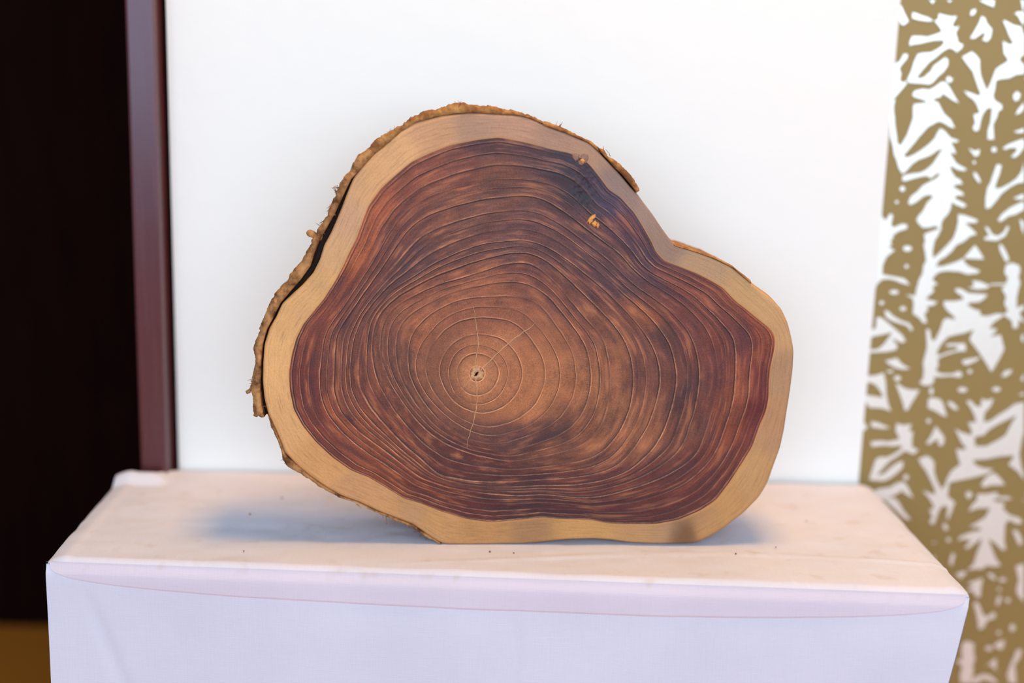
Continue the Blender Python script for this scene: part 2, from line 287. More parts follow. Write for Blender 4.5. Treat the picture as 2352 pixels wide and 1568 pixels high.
# ---- the printed leaf pattern, flat on the wall covering
T1 = (2032, 0, 4.9); T2 = (2012, 260, 4.612); T3 = (1980, 540, 4.9); T4 = (1960, 780, 4.752); T5 = (1960, 1040, 5.227); T6 = (2100, 1260, 5.09)
def dot(x, y, rx, ry=None):
    ry = ry or rx
    return [(x+rx*math.cos(a*math.pi/5), y+ry*math.sin(a*math.pi/5)) for a in range(10)]
LEAF = [
 (T1, [(160,60),(185,60),(225,150),(270,240),(215,285),(180,270),(150,180)]),
 (T1, [(500,0),(570,0),(540,45)]), (T1, [(700,0),(760,0),(730,30)]),
 (T1, [(310,140),(350,145),(420,175),(490,195),(550,235),(480,240),(380,225),(310,205)]),
 (T1, [(610,150),(640,160),(700,175),(750,185),(815,180),(760,280),(790,310),(840,290),(800,370),(815,420),(830,480),(885,500),(870,540),(810,590),(770,550),(720,540),(650,580),(570,650),(500,700),(430,780),(375,850),(365,872),(385,885),(440,870),(520,800),(550,740),(620,690),(680,645),(715,670),(710,740),(660,810),(600,860),(540,930),(500,950),(430,940),(350,935),(270,930),(255,890),(300,800),(330,700),(370,610),(420,595),(520,590),(580,560),(640,520),(670,480),(660,450),(560,455),(480,470),(400,490),(320,500),(280,515),(280,470),(310,405),(400,405),(480,415),(560,390),(640,360),(635,330),(600,280),(560,235),(600,215)]),
 (T1, [(120,715),(170,690),(215,605),(262,610),(250,660),(190,730),(165,770),(185,830),(170,900),(200,930),(255,905),(240,950),(180,1020),(120,1090),(60,1130),(60,1000),(80,850)]),
 (T1, [(50,1130),(120,1110),(100,1200),(105,1300),(115,1400),(140,1568),(90,1568),(60,1350)]),
 (T1, [(310,1060),(340,1020),(430,1000),(500,1010),(560,980),(640,920),(690,925),(740,1000),(790,1090),(835,1160),(770,1130),(700,1080),(650,1050),(630,1090),(570,1105),(540,1130),(480,1145),(430,1120),(330,1090)]),
 (T1, [(320,1210),(330,1170),(440,1160),(540,1130),(600,1150),(640,1230),(680,1300),(740,1340),(790,1440),(740,1430),(660,1380),(600,1360),(540,1400),(470,1430),(400,1500),(350,1568),(250,1568),(300,1440),(320,1330)]),
 (T1, [(690,880),(720,855),(770,890),(740,930),(700,920)]),
 (T1, [(870,640),(980,580),(1020,610),(1070,670),(1070,760),(1080,850),(1110,930),(1150,1020),(1190,940),(1220,860),(1250,780),(1300,740),(1370,700),(1390,670),(1340,600),(1330,460),(1400,500),(1450,490),(1400,400),(1370,320),(1330,230),(1360,230),(1450,280),(1540,300),(1550,350),(1568,400),(1568,620),(1530,640),(1520,680),(1568,730),(1568,830),(1480,840),(1400,880),(1300,890),(1250,910),(1240,1000),(1220,1080),(1240,1130),(1320,1180),(1320,1230),(1280,1250),(1260,1320),(1220,1400),(1230,1568),(1160,1568),(1160,1470),(1190,1380),(1200,1300),(1210,1210),(1150,1220),(1100,1290),(1080,1360),(1060,1460),(1020,1480),(990,1440),(1020,1380),(1000,1290),(1070,1270),(1040,1180),(1000,1120),(940,1080),(890,1020),(960,1040),(1060,1080),(1080,1050),(1050,980),(1020,890),(990,800),(940,740)]),
 (T1, [(1060,0),(1240,0),(1230,80),(1150,50),(1090,20)]),
 (T1, [(960,160),(980,110),(1030,100),(1020,150),(980,180)]),
 (T1, [(960,430),(1010,350),(1060,260),(1090,180),(1130,200),(1150,260),(1210,330),(1190,430),(1150,470),(1100,450),(1130,390),(1120,360),(1060,400),(1010,435)]),
 (T1, [(1460,150),(1500,130),(1568,130),(1568,290),(1530,240),(1500,180)]),
 (T1, [(1530,0),(1568,0),(1568,132),(1550,100)]),
 (T1, [(1450,1060),(1490,1025),(1530,1060),(1510,1120),(1470,1140),(1445,1100)]),
 (T1, [(1470,1290),(1500,1230),(1568,1150),(1568,1220),(1530,1270)]),
 (T1, [(1450,1480),(1520,1460),(1568,1440),(1568,1490),(1500,1495)]),
 (T2, [(395,270),(480,225),(540,150),(650,90),(690,80),(760,120),(830,150),(800,95),(740,20),(395,20)]),
 (T2, [(390,60),(545,150),(470,230),(400,320),(340,390),(290,450),(330,470),(400,440),(480,390),(560,330),(620,270),(655,200),(680,160),(730,190),(790,260),(880,290),(850,310),(790,300),(830,380),(850,430),(780,410),(800,450),(850,530),(900,560),(960,590),(940,610),(870,600),(780,550),(800,620),(840,680),(890,700),(920,750),(870,750),(810,770),(850,800),(920,840),(930,870),(850,870),(830,900),(890,930),(960,970),(930,1000),(850,970),(800,940),(790,1010),(760,1070),(710,1120),(690,1170),(690,1240),(630,1190),(560,1210),(490,1210),(430,1140),(440,1100),(500,1030),(540,950),(610,880),(560,860),(500,880),(440,930),(370,970),(340,950),(370,880),(440,830),(490,770),(560,730),(640,690),(690,630),(640,640),(580,690),(540,660),(480,670),(400,690),(300,720),(275,700),(290,660),(380,640),(470,630),(530,600),(600,540),(640,480),(690,400),(720,370),(650,390),(600,430),(540,460),(450,490),(380,540),(320,610),(280,640),(240,580),(220,500),(190,430),(180,350),(150,250),(150,200),(200,230),(240,340),(270,330),(330,230),(370,120)]),
 (T2, [(150,60),(195,20),(200,150),(215,240),(180,280),(150,220)]),
 (T2, dot(280,800,28)), (T2, dot(220,940,17)),
 (T2, [(0,1150),(60,1080),(100,1140),(150,1060),(180,1080),(160,1180),(180,1210),(280,1170),(330,1180),(330,1220),(240,1250),(180,1290),(180,1330),(150,1350),(170,1390),(130,1420),(200,1450),(150,1490),(110,1520),(90,1568),(-30,1568),(-10,1350)]),
 (T2, dot(330,1430,45,28)),
 (T2, [(870,1070),(940,1080),(1080,1130),(1060,1160),(940,1160),(1010,1220),(1070,1280),(1000,1300),(940,1350),(860,1390),(790,1440),(720,1510),(650,1568),(540,1568),(530,1450),(510,1280),(560,1260),(640,1230),(690,1220),(660,1290),(620,1350),(600,1450),(600,1540),(660,1490),(760,1390),(820,1320),(850,1240),(870,1150)]),
 (T2, [(980,370),(1050,400),(1100,380),(1090,440),(1050,460),(1010,410)]), (T2, dot(1040,520,16)), (T2, dot(1250,385,28)),
 (T2, [(1030,620),(1070,640),(1110,720),(1090,740),(1040,670)]),
 (T2, [(1280,540),(1330,550),(1310,640),(1270,740),(1260,800),(1330,790),(1420,740),(1490,690),(1540,620),(1568,520),(1568,730),(1500,740),(1420,780),(1330,850),(1270,930),(1210,1000),(1160,1010),(1160,900),(1180,790),(1210,740),(1240,650)]),
 (T2, [(1340,370),(1400,330),(1500,290),(1568,270),(1568,360),(1520,430),(1470,470),(1430,460),(1490,400),(1490,365),(1420,365),(1370,385)]),
 (T2, [(1450,900),(1520,870),(1568,850),(1568,910),(1500,910)]),
 (T2, [(1290,1130),(1330,1070),(1420,1000),(1500,960),(1568,930),(1568,1020),(1480,1070),(1400,1090),(1350,1130),(1310,1150)]),
 (T2, [(1520,1120),(1568,1150),(1568,1290),(1540,1220)]),
 (T2, [(1150,1200),(1190,1210),(1230,1280),(1290,1300),(1350,1260),(1390,1190),(1410,1210),(1370,1300),(1280,1350),(1150,1340),(1150,1310),(1200,1300)]),
 (T2, [(1310,1380),(1340,1400),(1380,1470),(1410,1568),(1370,1568),(1310,1450)]),
 (T3, [(170,0),(330,0),(320,70),(290,130),(370,170),(300,210),(260,270),(230,350),(230,440),(310,455),(390,470),(480,490),(540,560),(450,540),(380,510),(300,490),(220,500),(170,550),(140,620),(100,620),(110,480),(130,300),(150,120)]),
 (T3, dot(510,150,50,32)), (T3, dot(500,350,22)), (T3, dot(360,640,52,24)), (T3, dot(460,825,35,25)), (T3, dot(220,760,27,22)),
 (T3, [(690,100),(830,0),(800,100),(790,180),(800,260),(870,210),(950,120),(1030,30),(1060,0),(1210,0),(1130,80),(1060,110),(1010,180),(940,240),(870,280),(830,350),(900,350),(1000,320),(1080,290),(1140,260),(1150,300),(1200,350),(1330,400),(1290,430),(1180,440),(1100,410),(960,400),(880,410),(820,450),(790,500),(850,550),(790,580),(810,630),(740,690),(720,720),(850,750),(800,790),(730,800),(740,850),(700,880),(730,980),(690,990),(640,930),(570,880),(580,780),(570,710),(490,670),(600,680),(610,610),(640,500),(680,430),(690,340),(720,290),(710,200)]),
 (T3, [(1140,260),(1200,190),(1270,110),(1300,150),(1340,210),(1370,270),(1230,265)]),
 (T3, [(920,740),(1050,740),(1140,720),(1130,690),(1050,630),(1050,600),(1110,600),(1200,650),(1410,665),(1380,710),(1320,750),(1200,760),(1190,790),(1260,830),(1330,850),(1330,900),(1400,910),(1520,880),(1600,890),(1570,920),(1480,980),(1430,1050),(1520,1050),(1490,1100),(1440,1140),(1560,1120),(1580,1200),(1600,1280),(1550,1380),(1480,1500),(1450,1540),(1420,1480),(1370,1400),(1330,1340),(1280,1270),(1210,1180),(1230,1110),(1260,1060),(1150,1100),(1050,1120),(970,1140),(900,1210),(850,1290),(840,1350),(900,1340),(970,1310),(1060,1290),(1080,1250),(940,1250),(960,1220),(1160,1215),(1170,1300),(1060,1310),(960,1340),(880,1370),(850,1400),(860,1460),(840,1500),(800,1568),(700,1568),(690,1450),(720,1370),(730,1250),(720,1060),(760,1060),(780,1180),(820,1180),(880,1060),(910,960),(950,930),(1050,950),(1030,910),(960,850),(920,790)]),
 (T3, [(1190,590),(1260,570),(1240,510),(1330,520),(1440,570),(1400,600),(1300,610)]),
 (T3, [(1540,130),(1570,110),(1610,170),(1650,250),(1640,270),(1590,230)]),
 (T3, [(1620,330),(1690,310),(1770,340),(1780,400),(1760,470),(1780,540),(1760,610),(1740,700),(1740,820),(1823,780),(1823,830),(1770,870),(1790,920),(1823,950),(1823,990),(1770,940),(1750,1040),(1700,1050),(1680,960),(1590,895),(1640,850),(1600,770),(1620,690),(1570,600),(1620,560),(1440,562),(1440,545),(1620,540),(1640,480),(1600,420)]),
 (T3, [(160,930),(200,920),(250,950),(320,1010),(390,1070),(450,1120),(490,1190),(450,1210),(380,1180),(330,1160),(400,1240),(380,1290),(280,1310),(50,1320),(50,1290),(180,1280),(250,1220),(300,1150),(340,1090),(260,1110),(120,1140),(60,1160),(70,1060),(150,1050),(160,990)]),
 (T3, [(250,850),(290,850),(350,910),(440,960),(530,990),(570,1050),(550,1080),(510,1020),(420,990),(330,960),(270,920)]),
 (T3, [(260,1410),(320,1400),(390,1380),(450,1450),(540,1500),(470,1510),(370,1490),(290,1440)]),
 (T3, [(1120,1410),(1200,1390),(1330,1370),(1290,1410),(1180,1460),(1140,1450)]),
 (T3, [(1790,1130),(1823,1110),(1823,1210),(1790,1180)]),
 (T4, [(800,100),(880,100),(900,200),(920,260),(900,340),(960,370),(1080,370),(1150,340),(1190,370),(1170,410),(1060,395),(940,405),(880,400),(880,450),(850,490),(780,500),(720,470),(760,420),(770,330),(760,250)]),
 (T4, [(100,390),(230,390),(330,360),(350,450),(360,600),(380,700),(410,780),(330,750),(250,740),(180,740),(130,680),(80,640),(90,600),(200,610),(320,630),(310,580),(240,490),(180,465),(105,470)]),
 (T4, dot(400,345,38,14)), (T4, dot(480,420,38,28)),
 (T4, [(460,470),(500,490),(560,530),(630,545),(720,545),(680,620),(640,680),(590,770),(560,770),(540,690),(500,580)]),
 (T4, [(820,640),(870,630),(950,650),(980,700),(1020,840),(960,820),(900,780),(810,740)]), (T4, dot(850,560,22,42)),
 (T4, [(1030,670),(1080,680),(1140,740),(1130,770),(1080,750),(1030,700)]),
 (T4, dot(1190,545,52,28)), (T4, dot(1560,540,46,26)), (T4, dot(1270,345,24)), (T4, dot(820,885,24)),
 (T4, [(1610,400),(1650,340),(1730,320),(1720,360),(1670,400)]), (T4, [(1823,440),(1863,360),(1863,450)]), (T4, [(1800,600),(1863,570),(1863,610)]),
 (T4, [(1230,670),(1280,660),(1330,720),(1390,730),(1400,640),(1450,660),(1530,640),(1500,720),(1430,800),(1420,900),(1500,880),(1580,820),(1680,760),(1760,700),(1863,680),(1863,1000),(1840,1080),(1810,1250),(1830,1380),(1863,1480),(1863,1530),(1800,1440),(1720,1380),(1690,1360),(1740,1290),(1750,1260),(1600,1270),(1450,1300),(1310,1310),(1290,1340),(1340,1370),(1420,1400),(1530,1410),(1480,1450),(1380,1470),(1200,1500),(1100,1540),(1020,1568),(1010,1540),(1060,1440),(1110,1400),(1170,1370),(1150,1310),(1120,1190),(1200,1200),(1230,1180),(1180,1120),(1150,1060),(1110,970),(1180,1010),(1290,1040),(1290,990),(1250,900),(1340,900),(1320,820),(1280,740)],
      [(1320,1060),(1420,1040),(1480,980),(1560,930),(1660,880),(1780,820),(1720,920),(1660,1040),(1580,1090),(1450,1160),(1330,1160)]),
 (T4, [(470,910),(540,930),(640,920),(600,990),(650,1000),(640,1090),(640,1170),(710,1200),(660,1250),(610,1230),(560,1210),(480,1270),(400,1320),(330,1390),(280,1450),(260,1480),(330,1460),(420,1380),(480,1340),(540,1320),(540,1390),(480,1450),(400,1510),(330,1540),(180,1530),(180,1490),(200,1430),(240,1310),(280,1280),(370,1280),(450,1240),(530,1180),(520,1150),(430,1160),(340,1150),(200,1165),(190,1110),(300,1100),(380,1110),(500,1085),(490,1050),(460,990)]),
 (T4, [(190,890),(260,900),(330,930),(400,960),(320,970),(200,950)]), (T4, [(80,880),(130,920),(160,950),(120,990),(75,990)]),
 (T4, [(790,1130),(840,1060),(870,1000),(900,940),(930,980),(990,1060),(990,1120),(960,1160),(920,1140),(940,1090),(880,1100),(830,1140)]),
 (T5, [(780,70),(880,30),(930,60),(970,110),(970,230),(1000,330),(1060,440),(1110,360),(1130,290),(1190,200),(1290,130),(1380,90),(1440,100),(1480,160),(1560,180),(1660,190),(1600,250),(1400,300),(1250,330),(1150,350),(1140,430),(1130,520),(1220,590),(1200,640),(1180,700),(1140,790),(1120,800),(1130,640),(1080,630),(1030,680),(1000,760),(970,850),(930,850),(910,820),(950,770),(910,680),(970,660),(940,590),(900,530),(830,450),(980,500),(980,440),(930,330),(870,210),(820,150)]),
 (T5, [(1080,850),(1110,840),(1140,910),(1100,930),(1075,890)]),
 (T5, [(1530,380),(1580,300),(1640,250),(1700,240),(1770,310),(1820,380),(1650,385),(1560,410)]),
 (T5, [(1350,470),(1400,460),(1430,500),(1390,550),(1350,520)]),
 (T5, [(480,510),(380,560),(330,560),(230,460),(300,430),(440,410),(520,360),(600,340),(650,400),(720,540),(640,500),(580,450),(540,480)]),
 (T5, [(370,560),(480,530),(540,580),(600,690),(690,800),(620,790)]), (T5, dot(630,290,32)),
 (T5, [(1490,490),(1600,490),(1720,470),(1740,520),(1850,520),(1910,550),(1820,560),(1680,540),(1700,580),(1820,600),(1790,660),(1870,740),(2000,780),(2030,840),(1960,850),(1870,800),(1820,850),(1810,1050),(1830,1160),(1780,1160),(1700,1080),(1620,1030),(1660,1140),(1700,1250),(1770,1350),(1700,1360),(1590,1350),(1550,1390),(1480,1390),(1370,1400),(1440,1330),(1480,1200),(1520,1100),(1540,1020),(1450,1090),(1370,1150),(1330,1130),(1410,1050),(1330,1030),(1250,1050),(1280,1000),(1400,950),(1540,920),(1500,890),(1390,880),(1480,830),(1580,770),(1640,660),(1500,660),(1380,700),(1430,610),(1480,570)]),
 (T5, [(1910,930),(1960,920),(2010,1000),(2030,1080),(1990,1110),(1960,1050)]), (T5, [(2030,560),(2049,550),(2049,590)]),
 (T5, dot(1140,1040,26)), (T5, [(950,1070),(1000,1060),(960,1090)]), (T5, [(1150,1310),(1180,1200),(1220,1210),(1200,1300),(1180,1360)]),
 (T6, [(480,290),(570,260),(620,270),(560,330),(540,350)]),
 (T6, [(620,400),(700,370),(800,340),(780,450),(770,560),(720,560),(690,500),(600,480),(690,440)]),
 (T6, [(850,280),(910,290),(960,350),(920,360),(870,320)]), (T6, dot(1030,360,43,23)), (T6, dot(990,470,20)),
 (T6, [(1180,200),(1283,170),(1283,620),(1230,570),(1190,500),(1200,420),(1220,370),(1200,280)]),
 (T6, [(970,560),(1010,540),(1010,600),(980,660),(950,650)]), (T6, dot(1090,600,28)),
 (T6, [(690,640),(730,610),(770,680),(800,770),(860,790),(910,740),(950,750),(940,810),(860,830),(800,930),(750,940),(740,850),(720,740)]),
 (T6, dot(1145,920,33,43)), (T6, dot(985,980,24)),
 (T6, [(920,1130),(980,1080),(1050,1060),(1050,1120),(1020,1180),(950,1150)]), (T6, dot(870,1160,43,28)),
 (T6, [(560,1100),(620,1070),(700,1110),(690,1200),(710,1290),(680,1350),(690,1430),(660,1568),(540,1568),(530,1480),(560,1370),(480,1300),(560,1290),(550,1200)]),
 (T6, [(820,1370),(880,1330),(950,1270),(960,1330),(950,1400),(990,1450),(930,1400),(880,1350)]),
 (T6, [(650,1568),(700,1500),(800,1460),(880,1470),(950,1530),(980,1568),(930,1568),(880,1540),(800,1520),(740,1568)]),
 (T6, [(1170,1250),(1190,1180),(1260,1170),(1230,1280),(1170,1350),(1180,1430),(1190,1568),(1110,1568),(1080,1470),(1130,1330)]),
]
def leaf_print():
    me = bpy.data.meshes.new('leaf_print'); V = []; F = []
    yp = WY-0.0004
    shapes = []
    for e in LEAF:
        (ox, oy, s), loops = e[0], e[1:]
        L3 = []
        for lp in loops:
            pts = []
            for (x, y) in lp:
                p = on_plane(ox+x/s, oy+y/s, 1, yp); pts.append((max(p.x, XR), p.z))
            L3.append(pts)
        shapes.append(L3)
    # the pattern repeats upwards, downwards and to the right, where the covering goes on
    p0, p1 = on_plane(2265, 215, 1, yp), on_plane(2162, 1142, 1, yp)
    per_z = p0.z-p1.z; per_x = on_plane(2352, 500, 1, yp).x-XR
    def in_photo(x, z):
        d = Vector((x, yp, z))-CAM; w = d.dot(fwd)
        px, py = 1176+FPX*d.dot(RT)/w, 784-FPX*d.dot(UP)/w
        hidden = py > 1120 and px < min(2000+(py-1117)*0.93, 2226-max(0, py-1357)*0.26)
        return 0 < py < 1568 and px < 2352 and not hidden
    for ix in range(9):
        for iz in range(-3, 2):
            dx, dz = ix*per_x, iz*per_z+(0.5*per_z if ix % 2 else 0)
            for si, L3 in enumerate(shapes):
                if ix or iz:
                    n = len(L3[0]); mx = sum(p[0] for p in L3[0])/n+dx; mz = sum(p[1] for p in L3[0])/n+dz
                    if in_photo(mx, mz) or mx > 1.5 or mz < ZF+.02 or mz > 1.45: continue
                    if any(in_photo(x+dx, z+dz) for x, z in L3[0]): continue
                    if min(p[1] for p in L3[0])+dz < ZF: continue
                polys = [[Vector((x+dx, yp-si*4e-6-(ix*5+iz+3)*2e-7, z+dz)) for x, z in l] for l in L3]
                flat = [p for l in polys for p in l]
                b = len(V)
                V.extend([tuple(p) for p in flat])
                for t in geometry.tessellate_polygon(polys):
                    p, q, r = (flat[i] for i in t)
                    nn = (q-p).cross(r-p)
                    if nn.length < 1e-12: continue
                    F.append(tuple(b+i for i in (t if nn.y < 0 else t[::-1])))
    me.from_pydata(V, [], F); me.update()
    return link('leaf_print', me, SILVER, wr)
leaf_print()

# ------------------------------------------------------------------ draped stand
stand = bpy.data.objects.new('draped_stand', None); col.objects.link(stand)
stand.location = (0, -0.11, ZF)
tag(stand, 'low oblong stand draped to the floor in pale lilac linen cloth', 'stand')
S0 = Vector(stand.location)
def tp(px, py): return on_plane(px, py, 2, 0.0)
FLc, FRc = tp(106, 1281), tp(2229, 1358)
BLc, BRc = tp(291, 1076), tp(2003, 1115)
BLc.y = min(BLc.y, -0.0008); BRc.y = min(BRc.y, -0.0008)
def front_bottom(c, dx, dy): return Vector((c.x+dx, c.y+dy, ZF+0.001))
def smooth(a, b, x):
    t = np.clip((x-a)/(b-a), 0, 1); return t*t*(3-2*t)
def cloth():
    n = 300
    s = np.linspace(0, 1, n)
    ed = 0.5-0.5*np.cos(np.pi*s); s = 0.55*s+0.45*ed           # denser near the ends
    # path: back edge -> front edge (rounded) -> down to the floor
    tt = np.concatenate([np.linspace(0, 0.965, 110), np.linspace(0.968, 1.0, 10)])
    dd = np.concatenate([np.linspace(0.001, 0.008, 9), np.linspace(0.012, abs(ZF)-0.001, 70)])
    bl, br, fl, fr = (np.array(c) for c in (BLc, BRc, FLc, FRc))
    rows = []
    X = s[:, None]
    for t in tt:
        b = bl+(br-bl)*X; f = fl+(fr-fl)*X
        p = b*(1-t)+f*t
        rows.append(p)
    R = np.array(rows)                                       # rows, n, 3
    T = np.repeat(tt[:, None], n, 1); SS = np.repeat(s[None, :], len(tt), 0)
    x, y = R[..., 0], R[..., 1]
    W = (fr-fl)[0]
    dxl = SS*W; dxr = (1-SS)*W
    z = np.zeros_like(x)
    # soft rounding at front and at the two ends
    dfr = (1-T)*0.226
    z -= 0.0032*np.clip(1-dfr/0.007, 0, 1)**2
    for dd_, w, h in ((dxl, 0.011, 0.0035), (dxr, 0.010, 0.0032)):
        z -= h*np.clip(1-dd_/w, 0, 1)**2
    # a low ridge along the ends, where the cloth is folded under
    z += 0.0009*np.exp(-((dxl-0.013)/0.004)**2) + 0.0007*np.exp(-((dxr-0.012)/0.004)**2)
    # wrinkles and pressed creases
    z += 0.0011*vnoise(x*24, y*55, 3) + 0.0006*vnoise(x*60+9, y*90, 4)
    cr = x-(-0.146+0.10*(y+0.06)); z += 0.0016*np.exp(-(cr/0.0022)**2)*smooth(0.0, 0.3, T)*(1-smooth(.8, .98, T))
    cr = x-(0.198-0.05*(y+0.1)); z += 0.0010*np.exp(-(cr/0.003)**2)
    cr = y-(-0.197+0.02*np.sin(x*9)); z += 0.0009*np.exp(-(cr/0.003)**2)*smooth(-.12, .05, x)
    # the corner bunched up against the post
    m = (1-smooth(-0.300, -0.284, x))
    yc = -0.034
    z += m*0.0075*smooth(yc-0.016, yc, y)
    under = smooth(-0.205, -0.185, y)*(1-smooth(-0.10, -0.085, y))*smooth(-.24, -.20, x)*(1-smooth(.24, .28, x))
    z = np.where(under > 0, z*(1-under)+np.minimum(z, 0.0002)*under, z)
    y[:] = np.where((x < -0.283) & (y > yc), yc + (y-yc)*0.02*m + (y-yc)*(1-m), y)
    R[..., 2] = z
    # front drop
    F = []
    cf = R[-1].copy()
    for d in dd:
        p = cf.copy(); k = smooth(0, 0.010, d)
        p[:, 2] = -0.0032-d
        und = (0.0045*vnoise(s*9, np.full(n, d*4), 21)+0.002*vnoise(s*24, np.full(n, d*8), 22))
        und = und + 0.0012*np.exp(-((s-0.515)/0.004)**2)+0.0016*np.exp(-(((s-0.03)-d*0.55)/0.008)**2)
        p[:, 1] += -0.0026*k + und*smooth(0.004, 0.05, d)-0.0022*smooth(0.0, 0.36, d)*10*0.3
        e = np.clip((s-0.8)/0.2, 0, 1)
        p[:, 0] -= 0.165*d*e*(0.7+.3*e) - 0.002*d*(1-e)
        F.append(p)
    F = np.array(F)
    main = np.concatenate([R, F], 0)
    V = [main.reshape(-1, 3)]; Q = [grid_quads(main.shape[0], n, flip=True)]
    off = main.shape[0]*n
    nt = len(tt)
    # the two ends hang down from the outer edges
    for side in (0, 1):
        edge = R[:, 0 if side == 0 else -1]
        fcol = F[:, 0 if side == 0 else -1]
        drop = np.concatenate([[0.0], dd])
        P = []
        for i, d in enumerate(drop):
            p = edge.copy()
            p[:, 2] = np.maximum(edge[:, 2]-d, ZF+0.001)
            if i:
                k = T[:, 0]**2
                p[:, 0] += (fcol[i-1, 0]-edge[-1, 0])*k
                p[:, 1] += (fcol[i-1, 1]-edge[-1, 1])*k
                p[:, 0] += (1 if side else -1)*(0.003*vnoise(p[:, 1]*40, np.full(nt, d*10), 31+side))*smooth(0, .05, d)*(1-k)
            P.append(p)
        P = np.array(P); V.append(P.reshape(-1, 3)); Q.append(grid_quads(len(drop), nt, off=off, flip=(side == 1)))
        off += P.shape[0]*P.shape[1]
    me = raw_mesh('cloth', np.concatenate(V)-np.array(S0), np.concatenate(Q))
    link('cloth', me, CLOTH, stand)
    return cf, F, s
cf, FF, svec = cloth()
def flap():
    # the second layer of cloth that folds over the front edge, tapering into the corners
    n = len(svec); s = svec
    up = 0.0255*np.clip(np.sin(np.pi*np.clip((s-0.004)/0.992, 0, 1)), 0, 1)**0.30
    up *= 0.94+0.1*vnoise(s*6, s*0, 55)+0.06*(s-.5)
    rows = []
    ks = np.linspace(0, 1, 16)
    for k in ks:
        d = up*k
        p = cf.copy()
        # follow the hanging layer underneath
        dd = np.concatenate([np.linspace(0.001, 0.008, 9), np.linspace(0.012, abs(ZF)-0.001, 70)])
        y = np.array([np.interp(d[j], dd, FF[:, j, 1]) for j in range(n)])
        x = np.array([np.interp(d[j], dd, FF[:, j, 0]) for j in range(n)])
        p[:, 0] = x; p[:, 1] = y-0.0003-0.0006*min(1, k*4)*np.clip(up/0.02, 0, 1)
        p[:, 2] = -0.0026-d
        rows.append(p)
    lip = rows[-1].copy(); lip[:, 1] += 0.0012; lip[:, 2] -= 0.0006
    rows.append(lip)
    A = np.array(rows)
    me = raw_mesh('cloth_flap', A.reshape(-1, 3)-np.array(S0), grid_quads(len(rows), n, flip=True))
    o = link('cloth_flap', me, CLOTH2, stand); o['label'] = 'folded-over layer of linen along the front edge, warm lamplight painted in'
flap()

# ------------------------------------------------------------------ the wood slab
slab = bpy.data.objects.new('log_slice', None); col.objects.link(slab)
A_Z, LEAN = 0.045, 0.03
slab.location = (0.05, -0.166, 0.0)
ZMIN = 0.0008
slab.rotation_euler = Euler((-LEAN, 0, A_Z))
tag(slab, 'polished slice of tree trunk with purple brown heartwood, standing upright on the linen cloth', 'wood slab')
M = Matrix.LocRotScale(slab.location, slab.rotation_euler, None)
MI = M.inverted()
def loc(px, py):
    o = MI @ CAM; d = MI.to_3x3() @ ray(px, py); t = -o.y/d.y; p = o+d*t; return (p.x, p.z)
def loc_arr(P): return np.array([loc(*p) for p in P])
PX = np.linalg.norm(np.array(loc(1100, 800))-np.array(loc(1000, 800)))/100.0      # metres per photo pixel on the slab

S_ = [(1146,262),(1082,259),(1018,265),(955,281),(923,299),(891,328),(859,353),(833,382),(811,410),(798,442),(786,474),(774,503),(760,535),(744,564),(735,595),(719,627),(696,653),(668,678),(648,697),(634,728),(618,756),(607,793),(604,834),(603,874),(607,915),(616,952),(632,985),(644,1013),(652,1038),(679,1066),(711,1093),(752,1121),(785,1140),(826,1154),(867,1174),(907,1189),(948,1205),(981,1228),(1009,1246),(1030,1253),(1071,1254),(1132,1250),(1193,1250),(1241,1246),(1302,1239),(1363,1237),(1404,1240),(1445,1246),(1506,1249),(1567,1249),(1600,1247),(1629,1234),(1669,1209),(1710,1177),(1743,1144),(1763,1111),(1776,1074),(1792,1030),(1802,985),(1808,944),(1816,895),(1822,846),(1824,805),(1818,772),(1810,740),(1794,707),(1767,681),(1742,664),(1710,637),(1678,611),(1630,589),(1589,575),(1551,564),(1535,544),(1519,522),(1500,493),(1481,468),(1465,446),(1449,430),(1423,398),(1398,372),(1374,347),(1353,328),(1328,318),(1296,304),(1257,291),(1232,277),(1200,266)]
H_ = [(1200,326),(1232,334),(1264,343),(1305,351),(1318,356),(1340,366),(1353,377),(1375,404),(1398,436),(1423,452),(1455,487),(1477,522),(1497,557),(1506,579),(1525,599),(1557,611),(1599,627),(1630,643),(1662,662),(1688,691),(1710,707),(1747,738),(1771,756),(1780,777),(1778,805),(1769,842),(1765,879),(1765,911),(1759,944),(1743,981),(1727,1026),(1702,1066),(1673,1111),(1645,1148),(1608,1172),(1559,1193),(1506,1203),(1445,1203),(1396,1201),(1355,1193),(1282,1191),(1249,1187),(1193,1193),(1132,1199),(1071,1191),(1009,1172),(969,1156),(928,1144),(887,1119),(846,1095),(805,1079),(764,1050),(724,1013),(695,977),(675,940),(666,895),(664,854),(671,813),(681,777),(697,744),(724,711),(744,687),(770,646),(789,611),(805,576),(821,544),(832,512),(846,474),(875,433),(907,404),(945,372),(986,353),(1034,334),(1098,321),(1146,316)]
C1 = [(1027,850),(1045,808),(1070,793),(1100,789),(1150,808),(1172,854),(1152,905),(1130,922),(1099,932),(1060,922),(1040,898)]
C2 = [(949,845),(949,825),(964,789),(997,752),(1042,719),(1083,707),(1107,704),(1193,711),(1226,740),(1261,781),(1284,826),(1290,866),(1282,903),(1261,940),(1233,964),(1200,985),(1132,1001),(1091,993),(1050,972),(1009,940),(973,903),(952,866)]
C3 = [(928,826),(928,785),(940,752),(968,728),(1001,711),(1030,691),(1070,681),(1111,678),(1152,678),(1193,679),(1233,691),(1253,703),(1282,744),(1306,777),(1327,821),(1334,858),(1331,895),(1318,932),(1294,964),(1265,985),(1224,1001),(1160,1023),(1119,1021),(1079,1013),(1038,993),(1001,964),(973,932),(948,895),(934,854)]
